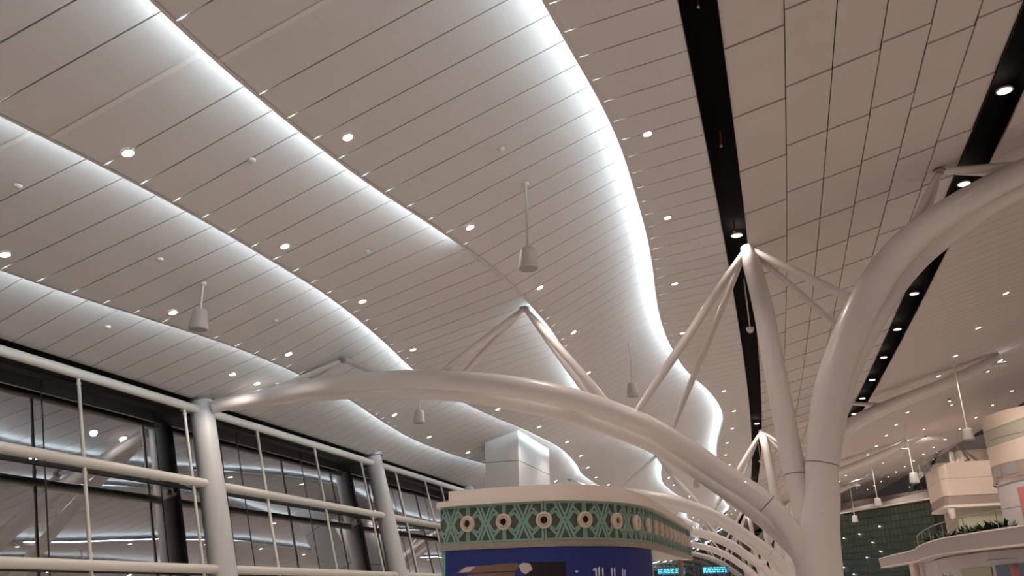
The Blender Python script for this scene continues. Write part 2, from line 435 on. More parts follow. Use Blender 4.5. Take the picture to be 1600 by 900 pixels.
def column(Y, lab):
    base = Vector(wp(-14.04, Y, -1.6)); c = empty('facade_column', base)
    top = Vector((-(7.25)*LEAN-.0, 0, 7.25))
    mb = MB(); mb.tube([(0,0,0), top*.5, top*.975], [.37, .36, .33], 28); mb.build('shaft', M_col, c)
    mb = MB(); mb.tube([top*.972, top*.999], [.40, .40], 28); mb.tube([(0,0,0), top*.015], [.46, .44], 28); mb.build('collar', M_plate, c)
    for h in (5.2, 3.06, .78):
        b = MB(); z = h+1.6; x = -LEAN*z
        b.obox((x-.28, -.30, z), (.22, 0, 0), (0, .06, 0), (0, 0, .09))
        b.tube([(x-.36, -.55, z), (x-.36, -.15, z)], .09, 10)
        b.build('bracket', M_rail, c)
    tag(c, lab, 'column', 'leaning round columns along the glass facade')
    return c
vis = 0
for Y in COLY:
    if Y < 5: lab = 'white leaning column along the glass facade behind the viewpoint'
    else:
        if Y < 18: lab = 'white leaning round column just outside the left edge of the photo'
        else:
            n_ = vis; vis += 1
            lab = ['thick white leaning round column carrying the nearest arch at the glass facade',
                   'white leaning round column between the nearest arch and the kiosk',
                   'short visible top of a white leaning column beside the kiosk crown'][n_] if n_ < 3 else 'white leaning round column hidden along the far facade, %s from the kiosk' % ORD[n_-3]
    if Y < 19: continue
    column(Y, lab)

# ------------------------------------------------------------------ branching steel columns
T0 = Vector((.68+0, 21.5, 0))
def build_tree():
    root = empty('branching_column', T0)
    def L(p): return Vector((p[0]-T0.x, p[1]-T0.y, p[2]+EYE))
    def part(name, pts, rad, m=M_steel, seg=24, smooth=True, rings=()):
        P = smoothpath([L(p) for p in pts], 8) if smooth and len(pts) > 2 else [L(p) for p in pts]
        n = len(P)
        if callable(rad): rr = [rad(i/(n-1)) for i in range(n)]
        else: rr = rad
        mb = MB(); mb.tube(P, rr, seg); o = mb.build(name, m, root)
        for t in rings:
            i = min(n-2, int(t*(n-1))); r = (rr[i] if isinstance(rr, list) else rr)+.006
            d = (P[i+1]-P[i]).normalized()
            b = MB(); b.tube([P[i]-d*.010, P[i]+d*.010], r, seg, caps=False); b.build('joint_ring', M_ring, o)
        return o
    part('trunk', [(.66,21.5,-1.6), (.66,21.5,-.5), (.68,21.5,.3), (.80,21.5,1.2), (.98,21.5,2.0), (1.08,21.5,2.76)], lambda t: .54-.05*t if t < .45 else .517-.17*((t-.45)/.55)**.9)
    part('arch', [(-15.35,20.3,5.31), (-14.04,20.4,5.46), (-12.03,20.5,5.66), (-10.09,20.6,5.66), (-8.22,20.7,5.50), (-6.43,20.8,5.18), (-4.72,20.9,4.69), (-3.12,21.0,3.98), (-2.22,21.1,3.40), (-1.36,21.2,2.74), (-.29,21.3,1.88), (.21,21.4,1.15), (.56,21.5,.2)],
         lambda t: .19+.07*math.sin(math.pi*min(1, t*1.15))+.06*t + (.10*max(0, (t-.9)/.1)), rings=(.835,))
    part('lower_arch', [(-14.9,20.45,5.30), (-12.61,21.3,5.60), (-10.77,21.9,5.66), (-8.9,22.4,5.56), (-7.03,22.7,5.20), (-5.2,22.85,4.68), (-3.44,22.85,3.93), (-2.43,22.7,3.30), (-1.49,22.5,2.56), (-.60,22.1,1.78), (.10,21.8,1.0), (.5,21.5,.4)],
         lambda t: .15+.08*math.sin(math.pi*t)+.04*t)
    part('raised_branch', [(.98,21.5,2.0), (1.08,21.5,2.76), (1.60,21.5,4.67), (2.62,21.5,6.60), (3.66,21.5,7.88), (4.91,21.5,8.76), (6.81,21.5,9.62), (10.9,21.5,11.0), (13.4,21.5,12.0)],
         lambda t: .35+.10*math.sin(math.pi*min(1, t*1.2)) - .12*t, rings=(.125,))
    part('lower_branch', [(.95,21.6,1.8), (1.18,21.9,2.83), (1.86,22.2,4.85), (3.15,22.5,6.90), (4.22,22.6,8.06), (5.45,22.6,8.85), (7.0,22.4,9.56), (10.9,21.9,10.85), (13.3,21.6,11.9)],
         lambda t: .30+.10*math.sin(math.pi*min(1, t*1.2)) - .12*t)
    part('mast', [(.60,21.5,.9), (.50,21.7,2.0), (.45,21.75,2.57), (.32,22.0,4.9), (.20,22.25,7.25), (.0,22.5,8.95)],
         lambda t: .24+.035*math.sin(math.pi*t) if t < .93 else .235-.9*(t-.93), rings=(.41,))
    def strut(a, b, r):
        P = [L(a).lerp(L(b), i/6) for i in range(7)]
        mb = MB(); mb.tube(P, [r*.62, r*.92, r, r, r, r*.92, r*.7], 14); return mb.build('strut', M_steel, root)
    def node(p, down=.1):
        mb = MB(); mb.lathe([(.0, -.09), (.08, -.09), (.10, -.02), (.15, -.02), (.15, .03), (0, .03)], L(p), 18); mb.build('node_plate', M_plate, root)
    A = (-6.33, 21.9, 7.72); B = (-11.6, 21.0, 6.50); A0 = (.0, 22.5, 8.93); Cn = (5.0, 21.7, 10.02)
    for e in ((-8.65,20.8,5.62), (-3.80,21.0,4.42)): strut(A, e, .105)
    for e in ((-9.0,22.5,5.62), (-4.3,22.9,4.42)): strut(A, e, .085)
    for e in ((-14.1,20.45,5.5), (-9.9,20.65,5.72)): strut(B, e, .085)
    for e in ((-13.2,21.1,5.60), (-10.1,22.1,5.72)): strut(B, e, .07)
    for e in ((-3.30,21.0,4.12), (2.62,21.5,6.60)): strut(A0, e, .115)
    for e in ((-2.75,22.75,3.65), (2.45,22.3,5.80)): strut(A0, e, .085)
    for e in ((3.70,21.5,7.92), (7.3,21.5,9.75)): strut(Cn, e, .10)
    for e in ((4.1,22.6,7.9), (7.6,22.4,9.8)): strut(Cn, e, .085)
    for p in (A, B, Cn): node(p)
    return root
tree = build_tree()
TL = ['huge white branching steel column in the foreground right, arch reaching the glass facade', 'second white branching column, its arch passing just above the kiosk crown',
      'third white branching column, slim arch seen right of the kiosk', 'fourth white branching column with arch low beside the kiosk']
index_kids()
for k in range(9):
    t = tree if k == 0 else copy_tree(tree)
    Y = 21.5+30*k
    if k:
        a0 = dD(21.5); a1 = dD(Y)
        t.location = (T0.x - D(21.5) + D(Y), Y, 0); t.rotation_euler = (0, 0, (a0-a1))
    tag(t, TL[k] if k < 4 else 'distant white branching column, %s of the row' % ORD[k], 'column', 'white branching steel columns along the concourse')

# ------------------------------------------------------------------ downlights
def make_lamp_proto(name, lens, r):
    o = empty(name)
    mb = MB(); mb.lathe([(r*1.22, 0), (r*1.22, -.018), (r*1.02, -.022), (r*.98, .0)], seg=20); mb.build('trim_ring', M_trim, o)
    mb = MB(); mb.lathe([(r, -.012), (r*.6, -.02), (0.001, -.024)], seg=20); mb.build('lens', lens, o)
    return o
proto_w = make_lamp_proto('downlight', M_lens, .092); proto_c = make_lamp_proto('downlight', M_cool, .085)
index_kids()
used = {proto_w.name: False, proto_c.name: False}
def lampdata(name, watt, col, ang=130, blend=.6, rad=.1):
    d = bpy.data.lights.new(name, 'SPOT'); d.energy = watt; d.color = col; d.spot_size = math.radians(ang); d.spot_blend = blend; d.shadow_soft_size = rad
    return d
LD = lampdata('downlight_lamp', LAMP_W, LAMP_C); 
LD2 = lampdata('downlight_lamp_strong', LAMP_W*3.7, LAMP_C)
def downlight(x0, Y, h, tilt, label, group, proto=None, scale=1., lit=True):
    proto = proto or proto_w
    if not used[proto.name]: o = proto; used[proto.name] = True
    else: o = copy_tree(proto)
    o.location = wp(x0, Y, h-.003); o.rotation_euler = (0, -math.atan(tilt), 0); o.scale = (scale,)*3
    tag(o, label, 'light', group)
    if lit:
        l = bpy.data.objects.new('lamp', LD2 if x0 > 6.5 else LD); COL.objects.link(l); l.parent = o; l.location = (0, 0, -.06); l.rotation_euler = (0, math.atan(tilt), 0)
    return o
def row(ylist, step, yend): 
    ys_ = list(ylist)
    while ys_[-1]+step < yend: ys_.append(ys_[-1]+step)
    return ys_
rows = {1: row([2.8, 6.9, 11.08, 15.08, 19.22, 23.5, 27.84, 32.38], 4.4, 122), 2: row([1.2, 5.6, 9.88, 14.22, 17.92, 22.38, 27.0, 31.74], 4.5, 122),
        3: row([2.6, 7.2, 11.76, 16.26, 20.74, 25.22, 30.48, 35.24], 4.7, 150), 4: row([.6, 5.5, 10.3, 15.3, 19.58, 24.5, 29.86, 35.06, 40.34, 45.56], 5.1, 150)}
RN = {1: 'cove nearest the facade', 2: 'second cove from the facade', 3: 'partly unlit third cove', 4: 'brightest rightmost cove'}
for k, yl in rows.items():
    for i, Y in enumerate(yl):
        x = edgeX(k, Y) + (.48 if k < 4 else .58)
        sl = (bandZ(k, x+.5, Y)-bandZ(k, x, Y))/.5
        vis_ = Y > (12 if k == 4 else 8.5)
        lab = ('round downlight, %s in view along the %s' % (ORD[i-(3 if k == 4 else 2)], RN[k])) if vis_ else 'round downlight beyond the photo edge, %s along the %s' % (ORD[i], RN[k])
        downlight(x, Y, bandZ(k, x, Y), sl, lab, 'downlights along the wavy coves')
for n_, Y in (('first', 19.5), ('second', 20.7)):
    downlight(-14.4, Y, bandZ(0, -14.4, Y), .2, 'cool white downlight by the facade, %s of the pair near the thick column' % n_, 'cool downlights by the facade', proto_c)
for i, Y in enumerate(row([8.9, 13.8, 18.74, 23.56, 28.3], 4.85, 130)):
    downlight(5.82, Y, 10.42, .0, ('bright round lamp in the right black slot, %s in view from the top' % ORD[i-2]) if i > 1 else 'round slot lamp beyond the top edge of the photo, %s of two' % ORD[i], 'lamps in the right black slot', scale=1.6)
for i, Y in enumerate([22.3, 51.7, 82, 112]):
    o = downlight(-.36, Y, 9.28 if i == 0 else 9.25, .0, 'lamp in the left black slot above mast top, %s along' % ORD[i], 'lamps in the left black slot', scale=1.5)
rr = row([33, 38.0, 43.18, 48.52, 53.24, 58.7, 64.4, 69.3, 74.2, 79.76, 84.86], 5.2, 128)
for i, Y in enumerate(rr):
    downlight(10.25, Y, lin(RIGHT, 10.25), .27, ('downlight on the smooth right ceiling, %s in view of the inner row' % ORD[i-1]) if i else 'downlight on the right ceiling just beyond the right edge of the photo', 'downlights on the right ceiling', scale=1.4)
rr = row([56.5, 61.5, 66.64, 71.8, 76.84, 82.3, 87.88], 4.8, 132)
for i, Y in enumerate(rr):
    downlight(17.75, Y, lin(RIGHT, 17.75), .08, ('downlight along the mezzanine side of the right ceiling, %s in view' % ORD[i-2]) if i > 1 else 'downlight by the mezzanine beyond the right photo edge, %s of two' % ORD[i], 'downlights along the mezzanine edge', scale=1.15)
rr = row([57.5, 68], 10.4, 128)
for i, Y in enumerate(rr):
    downlight(14.0, Y, lin(RIGHT, 14.0), .2, 'downlight on the right ceiling, %s of the sparse middle row' % ORD[i], 'downlights on the right ceiling')
# unseen downlights added to light the floor behind and beside the viewpoint
for i, (x, Y) in enumerate([(x, Y) for Y in (-11, -5, 1, 7, 13, 20, 27, 34) for x in (2.6, 9.5, 14)]):
    h = ceilZ(x, Y); downlight(x, Y, h, .2, 'round downlight outside the picture added to light the floor, %s' % ORD[i], 'added downlights out of view') if x > 6.3 and (Y < 14 or x > 13) else None

# red drop cables and sprinkler heads in the left slot
for n_, Y in (('upper', 11.9), ('middle', 16.8), ('lower', 21.7)):
    mb = MB(); c = wp(-.40, Y, 9.5); mb.tube([(0,0,0), (.01,.05,-.12), (-.01,.02,-.30)], .018, 8)
    o = empty('sprinkler_drop', c); mb.build('red_hose', M_red, o)
    mb = MB(); mb.lathe([(.0,-.38),(.03,-.38),(.03,-.31),(.018,-.30)], (-.01,.02,0), 10); mb.build('sprinkler_head', M_plate, o)
    tag(o, '%s red sprinkler hose hanging inside the left black slot' % n_, 'sprinkler', 'red hoses in the black slot')
# smoke detectors
for i, (x, Y, w_) in enumerate([(-8.52,11.44,'left of the large downlight on the third band'),(-4.65,14.2,'upper right of the pendant speaker rod'),(-8.40,15.82,'in the middle of the picture left of centre'),(-11.79,13.16,'above the left pendant speaker'),
        (-14.51,14.84,'on the lowest band near the facade'),(-11.9,9.72,'near the left edge of the photo'),(-11.69,17.32,'right of the left pendant speaker'),(-4.71,9.4,'at the top edge of the photo'),(-14.07,21.22,'beside the arch at the facade')]):
    h = ceilZ(x, Y); mb = MB(); mb.lathe([(.075,0),(.075,-.03),(.05,-.055),(.001,-.06)], seg=18); o = mb.build('smoke_detector', M_trim); o.location = wp(x, Y, h); tag(o, 'small white smoke detector '+w_, 'detector', 'smoke detectors')

# ------------------------------------------------------------------ pendant speakers
def speaker(x, Y, rod, label, s=1.):
    h = ceilZ(x, Y); o = empty('pendant_speaker', wp(x, Y, h))
    mb = MB(); mb.lathe([(.001,.03),(.07,.03),(.07,-.03),(.03,-.06),(.02,-.06)], seg=16); mb.build('ceiling_cup', M_trim, o)
    mb = MB(); mb.tube([(0,0,-.03), (0,0,-rod)], .026*s, 10); mb.build('rod', M_trim, o)
    mb = MB(); z = -rod; mb.lathe([(.001,z),(.13*s,z),(.155*s,z-.02),(.17*s,z-.10),(.215*s,z-.42*s),(.21*s,z-.455*s),(.19*s,z-.46*s)], seg=28); mb.build('housing', M_speaker, o)
    mb = MB(); mb.lathe([(.19*s,z-.455*s),(.12*s,z-.475*s),(.001,z-.48*s)], seg=28); mb.build('grille', M_grille, o)
    tag(o, label, 'speaker', 'pendant speakers hanging from the ceiling')
speaker(-11.8, 14.6, .62, 'white pendant speaker at left, on short rod near the glass facade')
speaker(-4.6, 15.78, 1.55, 'white pendant speaker in mid picture on a long rod, largest of all')
speaker(-4.68, 29.78, 1.52, 'small white pendant speaker seen beside the mast struts', 1.1)
speaker(-11.57, 26.2, 1.0, 'small white pendant speaker hanging just below the nearest arch', .95)
speaker(10.45, 50.18, 3.7, 'white pendant speaker on long rod before the mezzanine block at right', 1.35)
speaker(11.24, 71.58, 3.65, 'white pendant speaker in front of the dark truss opening', 1.7)
speaker(10.73, 86.66, 3.95, 'distant pendant speaker above the green glass wall, right one of two', 1.6)
speaker(12.63, 114.3, 3.9, 'most distant pendant speaker, low before the green glass wall', 1.8)
speaker(-4.68, 59.8, 1.52, 'tiny pendant speaker between the arches at mid picture', 1.1)
o = empty('camera_dome', wp(-.33, 26.1, 9.3)); mb = MB(); mb.tube([(0,0,0), (0,0,-1.62)], .022, 8); mb.build('rod', M_trim, o)
mb = MB(); mb.lathe([(.02,-1.6),(.12,-1.62),(.12,-1.70),(.07,-1.78),(.001,-1.8)], seg=16); mb.build('housing', M_trim, o); tag(o, 'small dome camera on a rod beside the nearest mast', 'camera')
o2 = empty('camera_dome', wp(-.33, 56.1, 9.3)); 
mb = MB(); mb.tube([(0,0,0), (0,0,-1.62)], .022, 8); mb.build('rod', M_trim, o2)
mb = MB(); mb.lathe([(.02,-1.6),(.12,-1.62),(.12,-1.70),(.07,-1.78),(.001,-1.8)], seg=16); mb.build('housing', M_trim, o2); tag(o2, 'small dome camera on a rod beside the second mast', 'camera')

# floodlights on the right-hand arches washing the ceiling
for i, (x, Y) in enumerate([(13.1, 51.9), (13.2, 83.8), (13.2, 113.0)]):
    h = lin(RIGHT, x); o = empty('floodlight', wp(x, Y, h-.62))
    mb = MB(); mb.box(-.45, .45, -.16, .16, -.10, .06); mb.build('housing', M_trim, o, bevel=.02)
    mb = MB(); mb.box(-.40, .40, -.12, .12, .062, .07); mb.build('lens', M_cool, o)
    mb = MB(); mb.tube([(0,0,-.1), (0,0,-.45)], .04, 8); mb.build('stem', M_trim, o)
    l = bpy.data.lights.new('floodlight_lamp', 'SPOT'); l.energy = 900; l.color = (.8,.95,1); l.spot_size = math.radians(95); l.spot_blend = .7; l.shadow_soft_size = .15
    lo = bpy.data.objects.new('lamp', l); COL.objects.link(lo); lo.parent = o; lo.location = (0,0,.1); lo.rotation_euler = (math.pi, 0, 0)
    tag(o, ['cool floodlight on the second arch brightening the right ceiling', 'cool floodlight on the third arch at right', 'farthest cool floodlight above the green glass wall'][i], 'light', 'floodlights on the right arches')

# ------------------------------------------------------------------ tower duct between floor and ceiling behind the kiosk
dt = empty('duct_tower', wp(-11.75, 39.1, -1.6)); X0a, X0b, Ya, Yb = -.80, .80, -2.7, 2.7
mb = MB()
def tz(h): return h+EYE
lv = [-1.6, .9, 3.3, 5.65, 7.25]
for a, b in zip(lv, lv[1:]):
    top = b if b < 7 else 7.3
    if b < 7: mb.box(X0a, X0b, Ya, Yb, tz(a)+.012, tz(top)-.012)
    else:
        z0 = tz(a)+.012; zl = tz(6.60); zr = tz(7.02)
        mb.add([(X0a,Ya,z0),(X0b,Ya,z0),(X0b,Yb,z0),(X0a,Yb,z0),(X0a,Ya,zl),(X0b,Ya,zr),(X0b,Yb,zr),(X0a,Yb,zl)], [(0,3,2,1),(4,5,6,7),(0,1,5,4),(1,2,6,5),(2,3,7,6),(3,0,4,7)])
mb.build('cladding', M_box, dt, bevel=.012)
mb = MB(); mb.box(X0a+.03, X0b-.03, Ya+.03, Yb-.03, 0, tz(6.5)); mb.build('core', M_black, dt)
tag(dt, 'square pale grey metal-clad tower rising behind the kiosk to the ceiling', 'tower')

# ------------------------------------------------------------------ round-cornered kiosk
KF = [(-7.5, 30.), (-7.52, 26.), (-7.52, 22.), (-7.52, 19.), (-7.45, 18.42), (-7.25, 18.2), (-6.67, 18.08), (-5.8, 17.98), (-4.9, 18.02), (-4.35, 18.2), (-3.85, 18.62), (-3.45, 19.25), (-3.2, 20.1), (-3.08, 21.2), (-3.05, 23.), (-3.05, 26.5), (-3.05, 30.)]
kp = smoothpath([(x, y, 0) for x, y in KF], 6)
ksl = [0.]
for a, b in zip(kp, kp[1:]): ksl.append(ksl[-1]+(b-a).length)
KC = Vector((-5.3, 24, 0))
kio = empty('kiosk', (KC.x, KC.y, 0))
def kpt(s, h, off=0.):
    s = max(0, min(ksl[-1]-1e-4, s)); i = 0
    while ksl[i+1] < s: i += 1
    t = (s-ksl[i])/(ksl[i+1]-ksl[i]); p = kp[i].lerp(kp[i+1], t)
    d0 = (kp[min(i+1, len(kp)-1)]-kp[max(i-1,0)]).normalized(); d1 = (kp[min(i+2, len(kp)-1)]-kp[i]).normalized(); d = d0.lerp(d1, t).normalized()
    nrm = Vector((d.y, -d.x, 0))
    q = p+nrm*off - KC
    return Vector((q.x, q.y, h+EYE)), nrm, d
def s_at(x, y):
    best = min(range(len(kp)), key=lambda i: (kp[i].x-x)**2+(kp[i].y-y)**2); return ksl[best]
def kwall(name, h0, h1, off0, off1, m, s0=0., s1=None, top=None, parent=kio):
    s1 = s1 or ksl[-1]; N = max(8, int((s1-s0)/.14)); mb = MB(); mb.smooth = True
    vs = []; 
    for i in range(N+1):
        s = s0+(s1-s0)*i/N
        vs.append(kpt(s, h0, off0)[0]); vs.append(kpt(s, h1, off1)[0])
    mb.add(vs, [(2*i, 2*i+2, 2*i+3, 2*i+1) for i in range(N)], True)
    if top is not None:  # underside / top ring inward
        for hh, of, sg in ((h0, off0, 1), (h1, off1, 0)):
            vs = []
            for i in range(N+1):
                s = s0+(s1-s0)*i/N; vs.append(kpt(s, hh, of)[0]); vs.append(kpt(s, hh, of-top)[0])
            mb.add(vs, [(2*i, 2*i+1, 2*i+3, 2*i+2) if sg else (2*i, 2*i+2, 2*i+3, 2*i+1) for i in range(N)], False)
    return mb.build(name, m, parent)
BH0, BH1 = 1.06, 1.88
kwall('lower_wall', -1.6, .93, -.02, -.02, M_tealflat, s1=s_at(-3.08, 21.2))
mb = MB(); mb.box(-7.5-KC.x, -3.1-KC.x, 21.2-KC.y, 21.3-KC.y, 0, .93+EYE); mb.build('back_wall', M_tealflat, kio)
mb = MB(); pts = [kpt(s*ksl[-1]/60, .94, -.03)[0] for s in range(61)]; mb.add(pts, [tuple(range(61))[::-1]], False); mb.build('canopy_soffit', M_cap, kio)
for x in (-3.4, -7.1):
    mb = MB(); mb.tube([(x-KC.x, 5.6, 0), (x-KC.x, 5.6, .94+EYE)], .09, 12); mb.build('canopy_post', M_ssteel, kio)
kwall('steel_band', .93, BH0, .03, .03, M_ssteel, top=.1)
pat = kwall('patterned_band', BH0, BH1, .0, .0, M_tealdk)
c1 = kwall('crown', BH1, 2.0, .12, .12, M_cap, top=.6); c2 = kwall('crown_upper_tier', 2.0, 2.25, -.16, -.16, M_cap, top=1.2)
mb = MB(); pts = [kpt(s*ksl[-1]/60, 2.23, -.2)[0] for s in range(61)]; mb.add(pts, [tuple(range(61))], False); mb.build('roof', M_cap, kio)
navy0 = s_at(-7.22, 18.19)
nb = kwall('banner', -1.4, .925, .012, .012, M_navy, s0=navy0, s1=s_at(-3.09, 21.0))
# nozzle positions along the wall
noz = [s_at(-6.67, 18.08), s_at(-5.8, 17.98), s_at(-4.9, 18.02)]
pitch = (noz[2]-noz[0])/2
while noz[-1]+pitch < ksl[-1]-1: noz.append(noz[-1]+pitch)
noz = [noz[0]-pitch*k for k in (2, 1)] + noz
lat = MB(); inl = MB(); BW = BH1-BH0
def strip(mbx, s0, u0, s1, u1, w, off, th=.012):
    # a raised bar on the band from (s0,u0) to (s1,u1); u in 0..1 over the band height
    n = 4; L = math.hypot(s1-s0, (u1-u0)*BW); 
    if L < 1e-4: return
    ds, du = (s1-s0)/L, (u1-u0)*BW/L
    vs = []
    for i in range(n+1):
        t = i/n; s = s0+(s1-s0)*t; h = BH0+(u0+(u1-u0)*t)*BW
        for sg in (-1, 1):
            ss = s - du*w*sg; hh = min(BH1-.004, max(BH0+.004, h + ds*w*sg))
            vs.append(kpt(ss, hh, off)[0])
    fs = [(2*i, 2*i+1, 2*i+3, 2*i+2) for i in range(n)]
    mbx.add(vs, fs, False)
    vs2 = []
    for i in range(n+1):
        t = i/n; s = s0+(s1-s0)*t; h = BH0+(u0+(u1-u0)*t)*BW
        for sg in (-1, 1):
            ss = s - du*w*sg; hh = min(BH1-.004, max(BH0+.004, h + ds*w*sg))
            vs2.append(kpt(ss, hh, .0)[0])
    mbx.add(vs+vs2, [(2*i, 2*i+2, 2*i+2+10, 2*i+10) for i in range(n)]+[(2*i+1, 2*i+11, 2*i+13, 2*i+3) for i in range(n)], False)
def poly(mbx, pts, off):
    mbx.add([kpt(s, BH0+u*BW, off)[0] for s, u in pts], [tuple(range(len(pts)))], False)
for q in noz[:-1]:
    P = pitch
    def S(f): return q+P*f
    w = .025
    for e in ((0.03, 0.0, .03, 1.), (.97, 0., .97, 1.)): strip(lat, S(e[0]), e[1], S(e[2]), e[3], w, .022)
    strip(lat, S(.03), .03, S(.97), .03, w, .022); strip(lat, S(.03), .97, S(.97), .97, w, .022)
    for (x0, x1) in ((.255, .655), (.345, .745)): strip(lat, S(x0), 0, S(x1), 1, w, .020)
    for (x0, x1) in ((.745, .345), (.655, .255)): strip(lat, S(x0), 0, S(x1), 1, w, .024)
    # bars radiating from the nozzles
    for a in ((.05, .60, .30, .86), (.05, .40, .30, .14), (.95, .60, .70, .86), (.95, .40, .70, .14)):
        strip(lat, S(a[0]), a[1], S(a[2]), a[3], w, .021)
    for a in ((.30, .86, .24, .97), (.30, .14, .24, .03), (.70, .86, .76, .97), (.70, .14, .76, .03)):
        strip(lat, S(a[0]), a[1], S(a[2]), a[3], w*.8, .021)
    # the five-sided frames between nozzle and crossing
    for sgn in (1, -1):
        c = .5 - sgn*.5
        F = lambda x: S(c+sgn*x)
        strip(lat, F(.12), .62, F(.28), .74, w*.9, .021); strip(lat, F(.28), .74, F(.42), .5, w*.9, .021)
        strip(lat, F(.42), .5, F(.28), .26, w*.9, .021); strip(lat, F(.28), .26, F(.12), .38, w*.9, .021)
        poly(inl, [(F(.17), .42), (F(.28), .36), (F(.36), .50), (F(.28), .64), (F(.17), .58)], .008)
        poly(inl, [(F(.08), .72), (F(.20), .84), (F(.17), .92), (F(.08), .92)], .008)
        poly(inl, [(F(.08), .28), (F(.20), .16), (F(.17), .08), (F(.08), .08)], .008)
    poly(inl, [(S(.50), .62), (S(.40), .92), (S(.60), .92)], .008)
    poly(inl, [(S(.50), .38), (S(.40), .08), (S(.60), .08)], .008)
lat.build('lattice', M_teal, pat); inl.build('inlay', M_olive, pat)
nm = None
for i, s in enumerate(noz[2:]):
    p, n_, d = kpt(s, (BH0+BH1)/2+.01, 0)
    if nm is None:
        b = MB(); b.lathe([(.175, .0), (.18, .05), (.165, .085), (.135, .10), (.12,.085), (.115,.06), (.11,.085), (.10,.11), (.088,.11), (.080,.09), (.075,.0)], seg=28, axis=(0, 0, 1))
        nm = b.build('air_nozzle', M_nozz, kio); o = nm
        b = MB(); b.lathe([(.079, .03), (.001, .025)], seg=20); nc = b.build('nozzle_throat', M_black, nm)
    else:
        o = nm.copy(); COL.objects.link(o); o.parent = kio
        c = nc.copy(); COL.objects.link(c); c.parent = o
    o.location = p; o.rotation_mode = 'QUATERNION'; o.rotation_quaternion = n_.to_track_quat('Z', 'Y')
# printed motifs on the navy banner: the tops of Arabic letters, a bronze device
def kdecal(name, polys, m, off=.016, parent=nb):
    mb = MB()
    for P in polys:
        s0 = min(p[0] for p in P); s1 = max(p[0] for p in P); N = max(6, int((s1-s0)/.06)+1); cols = []
        for i in range(N+1):
            s = s0+(s1-s0)*min(.9999, max(.0001, i/N)); hs = []
            for (a, ha), (b, hb) in zip(P, P[1:]+P[:1]):
                if (a-s)*(b-s) <= 0 and a != b: hs.append(ha+(hb-ha)*(s-a)/(b-a))
            cols.append((s, min(hs), max(hs)))
        vs = []
        for s, lo, hi in cols: vs += [kpt(s, lo, off)[0], kpt(s, hi, off)[0]]
        mb.add(vs, [(2*i, 2*i+2, 2*i+3, 2*i+1) for i in range(N)], False)
    return mb.build(name, m, parent)
def sx(x, y): return s_at(x, y)
def sl(px):    # lateral position on the banner for letters: interpolate between nozzle seams
    t = (px-729.)/61.8; i = 2+t; return noz[0]+pitch*i
kdecal('dark_picture', [[(sl(821), -.2), (sl(882), -.2), (sl(882), .62), (sl(821), .62)]], M_pic, .016)
kdecal('bronze_device', [[(sl(706), .45), (sl(722), .57), (sl(808), .62), (sl(814), .58), (sl(808), .46), (sl(735), .44)]], M_bronze, .018)
kdecal('bronze_body', [[(sl(728), .42), (sl(806), .44), (sl(806), .10), (sl(728), .10)]], M_bronze, .018)
kdecal('pale_flap', [[(sl(713), .46), (sl(724), .57), (sl(742), .58), (sl(732), .47)]], M_pale, .021)
kdecal('pale_cap', [[(sl(812), .56), (sl(818), .62), (sl(829), .60), (sl(833), .48), (sl(822), .38), (sl(813), .46)]], M_pale, .021)
let = []
for px, sk, top in ((929.5, 1.5, .47), (935, 2, .52), (942, 1, .50), (960, 1.5, .50), (966, 1.5, .50), (985, 1.5, .48), (990.5, 1.5, .46)):
    let.append([(sl(px-1.3), top-.04), (sl(px+1.4+sk*.3), top), (sl(px+1.5), top-.12), (sl(px+1.2), top-.36), (sl(px-1.2), top-.36)])
for a, b in ((925, 944), (957, 968), (981, 992)): let.append([(sl(a), .16), (sl(b), .16), (sl(b), .11), (sl(a), .11)])
let.append([(sl(895), .42), (sl(898), .44), (sl(901), .42), (sl(898), .39)]); let.append([(sl(924), .45), (sl(929), .49), (sl(931), .47), (sl(926), .42)])
kdecal('arabic_lettering', let, M_letter)
tag(kio, 'round-cornered kiosk with teal lattice band, cream crown and navy banner', 'kiosk')

# ------------------------------------------------------------------ flight information screens
for i, (cx, Y, h, w_, hh, lab) in enumerate([(-7.75, 60, 2.22, 1.32, .36, 'small cyan lit sign high beside the kiosk'), (-7.65, 60.8, 1.22, 1.9, .42, 'lower wide cyan flight screen right of the kiosk'), (-4.62, 60, 1.20, 1.7, .46, 'bright cyan flight screen below the distant arches')]):
    o = empty('information_screen', (cx, Y, h+EYE))
    mb = MB(); mb.box(-w_/2, w_/2, 0, .12, -hh/2, hh/2); mb.build('housing', M_screenbk, o, bevel=.01)
    mb = MB(); r = random.Random(i)
    for q in range(3):
        z = hh/2-.08-q*(hh-.1)/3; x = -w_/2+.06
        while x < w_/2-.2:
            l_ = r.uniform(.06, .22); mb.box(x, x+l_, -.012, 0, z-.045, z+.02); x += l_+r.uniform(.03, .09)
    mb.build('lit_text', M_screen, o)
    mb = MB(); mb.tube([(-w_*.3, .16, hh/2), (-w_*.3, .16, -h-EYE)], .03, 8); mb.tube([(w_*.3, .16, hh/2), (w_*.3, .16, -h-EYE)], .03, 8); mb.build('support_post', M_plate, o)
    tag(o, lab, 'screen', 'flight information screens')

